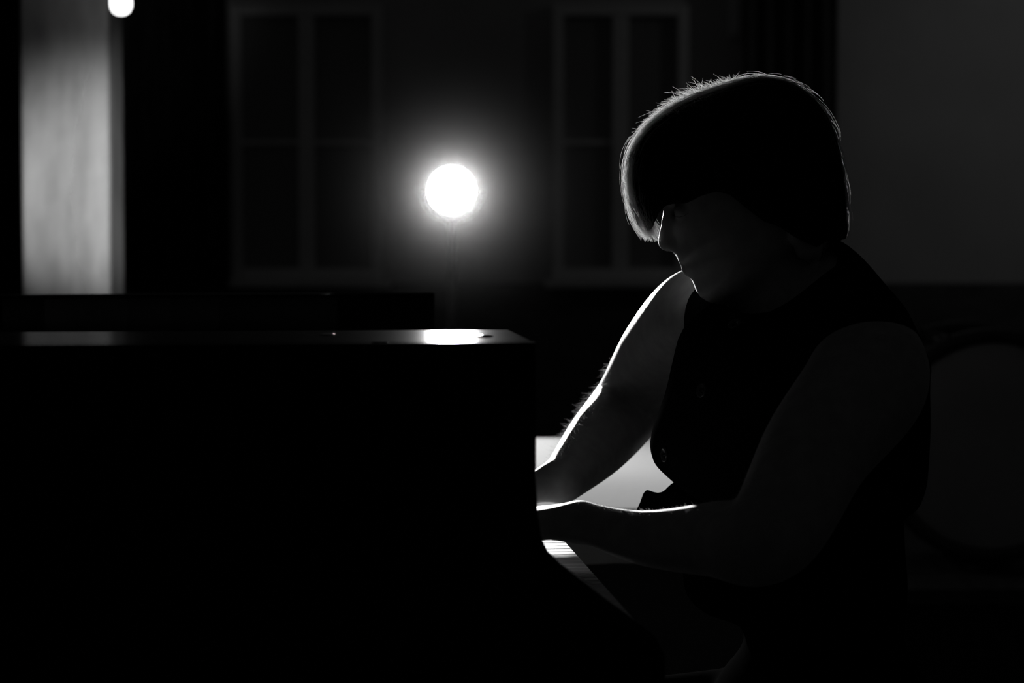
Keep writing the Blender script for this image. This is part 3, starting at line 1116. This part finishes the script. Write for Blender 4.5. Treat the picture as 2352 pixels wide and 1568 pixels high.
# ------------------------------------------------------------------ table with white cloth beyond the keyboard
tb = empty('side_table', (0.272, 3.93, 0))
tag(tb, 'dark wooden table under a pale cloth behind the pianist', 'table')
box('table_top', (-0.24, -0.56, 0.665), (0.24, 0.56, 0.695), M['wood'], tb, 0.006)
for sx in (-1, 1):
    for sy in (-1, 1):
        box('leg', (sx * 0.20 - 0.025, sy * 0.50 - 0.025, 0), (sx * 0.20 + 0.025, sy * 0.50 + 0.025, 0.665), M['wood'], tb, 0.006)
bm = bmesh.new()
nx_, ny_ = 44, 40
gx = np.linspace(-0.32, 0.32, nx_ + 1)
gy = np.linspace(-0.64, 0.64, ny_ + 1)
gv = []
for x in gx:
    row = []
    for y in gy:
        ox, oy = max(0, abs(x) - 0.246), max(0, abs(y) - 0.566)
        cx, cy = max(-0.246, min(0.246, x)), max(-0.566, min(0.566, y))
        drop = math.hypot(ox, oy)
        wv = 0.014 * math.sin(x * 31 + y * 27) * min(1, drop / 0.05)
        sx_ = math.copysign(min(ox, 0.010) + (wv if ox > 0 else 0), x) if ox > 0 else 0
        sy_ = math.copysign(min(oy, 0.010) + (wv if oy > 0 else 0), y) if oy > 0 else 0
        row.append(bm.verts.new((cx + sx_, cy + sy_, 0.698 - drop + 0.0012 * math.sin(x * 9) * math.sin(y * 11))))
    gv.append(row)
for i in range(nx_):
    for j in range(ny_):
        bm.faces.new((gv[i][j], gv[i + 1][j], gv[i + 1][j + 1], gv[i][j + 1]))
cl = from_bm('tablecloth', bm, M['linen'], None, True)
cl.location = (0.272, 3.93, 0)
tag(cl, 'pale cloth on the table, seen bright between the pianist\'s arms', 'tablecloth')

# ------------------------------------------------------------------ drum on a riser
riser = empty('drum_riser', (1.25, 5.55, 0))
tag(riser, 'low black platform under the drum at right', 'platform')
box('deck', (-0.62, -0.55, 0.30), (0.62, 0.55, 0.335), M['wood'], riser, 0.004)
box('skirt', (-0.60, -0.53, 0.0), (0.60, 0.53, 0.30), M['drape'], riser, 0.004)
DC = P(2278, 1024, 5.25)
DR = 0.232
drum = empty('bass_drum', (DC.x, 5.25, 0.335))
tag(drum, 'round pale-skinned bass drum with a black hoop behind the pianist\'s back', 'drum')
dz = DC.z - 0.335
lathe('shell', [(DR, 0.02), (DR, 0.36)], (0, 1, 0), (0, 0, dz), M['drumshell'], drum, 64)
lathe('drum_head', [(0, -0.003), (DR * .9, -0.0035), (DR - 0.006, 0.0)], (0, 1, 0), (0, 0, dz), M['drumskin'], drum, 64)
lathe('drum_head', [(0, 0.382), (DR * .9, 0.383), (DR - 0.004, 0.38)], (0, 1, 0), (0, 0, dz), M['drumskin'], drum, 64)
for y0 in (-0.012, 0.345):
    lathe('hoop', [(DR - 0.008, y0), (DR + 0.020, y0), (DR + 0.024, y0 + 0.006), (DR + 0.024, y0 + 0.040), (DR + 0.018, y0 + 0.044), (DR - 0.002, y0 + 0.044)], (0, 1, 0), (0, 0, dz), M['drumshell'], drum, 64, close=True)
for k in range(8):
    t = 2 * math.pi * (k + 0.5) / 8
    cx, cz = math.cos(t), math.sin(t)
    lug = tube('lug', [(cx * (DR + 0.012), 0.10, dz + cz * (DR + 0.012)), (cx * (DR + 0.012), 0.28, dz + cz * (DR + 0.012))], 0.010, M['black_metal'], drum, 10)
    tube('tension_rod', [(cx * (DR + 0.028), -0.018, dz + cz * (DR + 0.028)), (cx * (DR + 0.028), 0.395, dz + cz * (DR + 0.028))], 0.003, M['black_metal'], lug, 8)
for sx in (-1, 1):
    tube('spur', [(sx * DR * 0.8, 0.06, dz - DR * 0.62), (sx * (DR * 0.95 + 0.07), -0.06, 0.012)], [0.008, 0.007], M['black_metal'], drum, 10)

# ------------------------------------------------------------------ lamps
st = empty('stage_lamp', (LAMP.x, LAMP.y, 0))
tag(st, 'round spotlight on a stand shining straight at the lens', 'spotlight')
aim = Vector((0.08, 0.0, 1.02)) - LAMP
ad = aim.normalized()
hl = Vector((0, 0, LAMP.z))
LR = 0.053
lathe('housing', [(0, -0.17), (0.030, -0.168), (0.044, -0.15), (0.052, -0.10), (0.053, -0.02), (0.0545, -0.006), (0.0545, -0.003), (0.0535, -0.003), (LR, -0.008), (0, -0.008)], ad, hl, M['black_metal'], st, 40)
lathe('lens', [(0, 0.004), (LR * .5, 0.003), (LR * .85, 0.0), (LR, -0.004)], ad, hl, emit_mat('lamp_glow', 60.0), st, 40)
bm = bmesh.new()
a_tube(bm, [hl + Vector((math.cos(t) * 0.068, 0.06, math.sin(t) * 0.068)) for t in np.linspace(math.pi, 2 * math.pi, 17)], 0.006, 8)
from_bm('yoke', bm, M['black_metal'], st, True)
tube('pole', [(0, 0.06, LAMP.z - 0.068), (0, 0.06, 0.22)], 0.012, M['black_metal'], st)
for k in range(3):
    t = 2 * math.pi * k / 3 + 0.4
    tube('leg', [(0, 0.06, 0.40), (math.cos(t) * 0.36, 0.06 + math.sin(t) * 0.36, 0.01)], 0.009, M['black_metal'], st, 8)
ld = bpy.data.lights.new('stage_lamp_beam', 'SPOT')
ld.energy = LAMP_W
ld.spot_size = math.radians(64)
ld.spot_blend = 1.0
ld.shadow_soft_size = 0.035
lo_ = bpy.data.objects.new('stage_lamp_beam', ld)
COL.objects.link(lo_)
lo_.parent = st
lo_.location = hl + ad * 0.012
lo_.rotation_euler = aim.to_track_quat('-Z', 'Y').to_euler()

# unseen spot added behind the piano to brighten the pillar
up = empty('added_pillar_spot', (-0.62, 4.75, 0))
tag(up, 'unseen black spotlight on a short stand, added behind the piano to light the pillar', 'spotlight')
uh = Vector((0, 0, 0.80))
tgt = Vector(((px0 + px1) / 2 + 0.09, PYD, 1.19)) - Vector((-0.62, 4.75, 0.80))
ud = tgt.normalized()
lathe('housing', [(0, -0.11), (0.03, -0.108), (0.036, -0.09), (0.040, 0.0), (0.036, 0.0), (0.034, -0.02), (0, -0.02)], ud, uh, M['black_metal'], up, 28)
lathe('lens', [(0, -0.012), (0.034, -0.012)], ud, uh, emit_mat('spot_glow', 6.0), up, 28)
tube('pole', [(0, 0.0, 0.77), (0, 0.0, 0.03)], 0.012, M['black_metal'], up)
lathe('base', [(0, 0), (0.13, 0), (0.13, 0.012), (0.12, 0.02), (0.02, 0.03), (0, 0.03)], (0, 0, 1), (0, 0, 0), M['black_metal'], up, 32)
ld = bpy.data.lights.new('added_pillar_spot_beam', 'SPOT')
ld.energy = PILLAR_W
ld.spot_size = math.radians(25)
ld.spot_blend = 1.0
ld.shadow_soft_size = 0.03
lo_ = bpy.data.objects.new('added_pillar_spot_beam', ld)
COL.objects.link(lo_)
lo_.parent = up
lo_.location = uh + ud * 0.01
lo_.rotation_euler = tgt.to_track_quat('-Z', 'Y').to_euler()

# hanging bulb beside the pillar
BC = P(278, 6, 6.1)
pb = empty('pendant_bulb', (BC.x, 6.1, BC.z))
tag(pb, 'glowing pear-shaped bulb hanging beside the top of the pillar', 'lamp')
lathe('bulb', [(0, -0.027), (0.011, -0.025), (0.020, -0.019), (0.0255, -0.007), (0.0262, 0.006), (0.0235, 0.022), (0.018, 0.038), (0.013, 0.052), (0.013, 0.058)], (0, 0, 1), (0, 0, -0.004), emit_mat('bulb_glow', 3.5), pb, 28)
lathe('socket', [(0, 0.055), (0.016, 0.055), (0.018, 0.06), (0.018, 0.10), (0.008, 0.115), (0, 0.115)], (0, 0, 1), (0, 0, -0.004), M['black_metal'], pb, 20)
tube('cord', [(0, 0, 0.10), (0, 0, 2.0)], 0.003, M['black_metal'], pb, 8)

# wall washer added out of view: it brightens the right part of the back wall
ws = empty('added_wall_wash', (4.2, 9.4, 3.0))
tag(ws, 'unseen black spotlight added high at the right to wash the back wall', 'spotlight')
wt = P(2520, 0, WY) - Vector((4.2, 9.4, 3.0))
wd = wt.normalized()
lathe('housing', [(0, -0.2), (0.06, -0.198), (0.07, -0.16), (0.08, 0.0), (0.074, 0.0), (0.07, -0.03), (0, -0.03)], wd, (0, 0, 0), M['black_metal'], ws, 28)
lathe('lens', [(0, -0.02), (0.07, -0.02)], wd, (0, 0, 0), emit_mat('wash_glow', 2.0), ws, 28)
tube('hanger', [(0, 0, 0.06), (0, 0, 1.0)], 0.014, M['black_metal'], ws)
ld = bpy.data.lights.new('added_wall_wash_beam', 'SPOT')
ld.energy = 11.0
ld.spot_size = math.radians(75)
ld.spot_blend = 1.0
ld.shadow_soft_size = 0.06
lo_ = bpy.data.objects.new('added_wall_wash_beam', ld)
COL.objects.link(lo_)
lo_.parent = ws
lo_.location = wd * 0.01
lo_.rotation_euler = wt.to_track_quat('-Z', 'Y').to_euler()

# ------------------------------------------------------------------ thin haze round the stage lamp, density shaped to make its halo
bm = bmesh.new()
bmesh.ops.create_icosphere(bm, subdivisions=4, radius=0.85)
hz = from_bm('haze', bm, None, None, True)
hz.location = LAMP
tag(hz, 'thin haze shaped into a glowing halo round the stage lamp', 'haze', kind='stuff')
hm = bpy.data.materials.new('thin_haze')
hm.use_nodes = True
nt = hm.node_tree
nt.nodes.remove(nt.nodes['Principled BSDF'])
vsn = nt.nodes.new('ShaderNodeVolumeScatter')
vsn.inputs['Anisotropy'].default_value = 0.55
tc = nt.nodes.new('ShaderNodeTexCoord')
ln = nt.nodes.new('ShaderNodeVectorMath')
ln.operation = 'LENGTH'
mr = nt.nodes.new('ShaderNodeMapRange')
mr.inputs['From Min'].default_value = 0.0
mr.inputs['From Max'].default_value = 0.85
mr.inputs['To Min'].default_value = 1.0
mr.inputs['To Max'].default_value = 0.0
pw = nt.nodes.new('ShaderNodeMath')
pw.operation = 'POWER'
pw.inputs[1].default_value = 3.0
ml = nt.nodes.new('ShaderNodeMath')
ml.operation = 'MULTIPLY'
ml.inputs[1].default_value = HAZE
nt.links.new(tc.outputs['Object'], ln.inputs[0])
nt.links.new(ln.outputs['Value'], mr.inputs['Value'])
nt.links.new(mr.outputs[0], pw.inputs[0])
nt.links.new(pw.outputs[0], ml.inputs[0])
pw2 = nt.nodes.new('ShaderNodeMath')
pw2.operation = 'POWER'
pw2.inputs[1].default_value = 16.0
ml2 = nt.nodes.new('ShaderNodeMath')
ml2.operation = 'MULTIPLY_ADD'
ml2.inputs[1].default_value = HAZE * 8.0
nt.links.new(mr.outputs[0], pw2.inputs[0])
nt.links.new(pw2.outputs[0], ml2.inputs[0])
nt.links.new(ml.outputs[0], ml2.inputs[2])
nt.links.new(ml2.outputs[0], vsn.inputs['Density'])
nt.links.new(vsn.outputs[0], nt.nodes['Material Output'].inputs['Volume'])
hz.data.materials.clear()
hz.data.materials.append(hm)
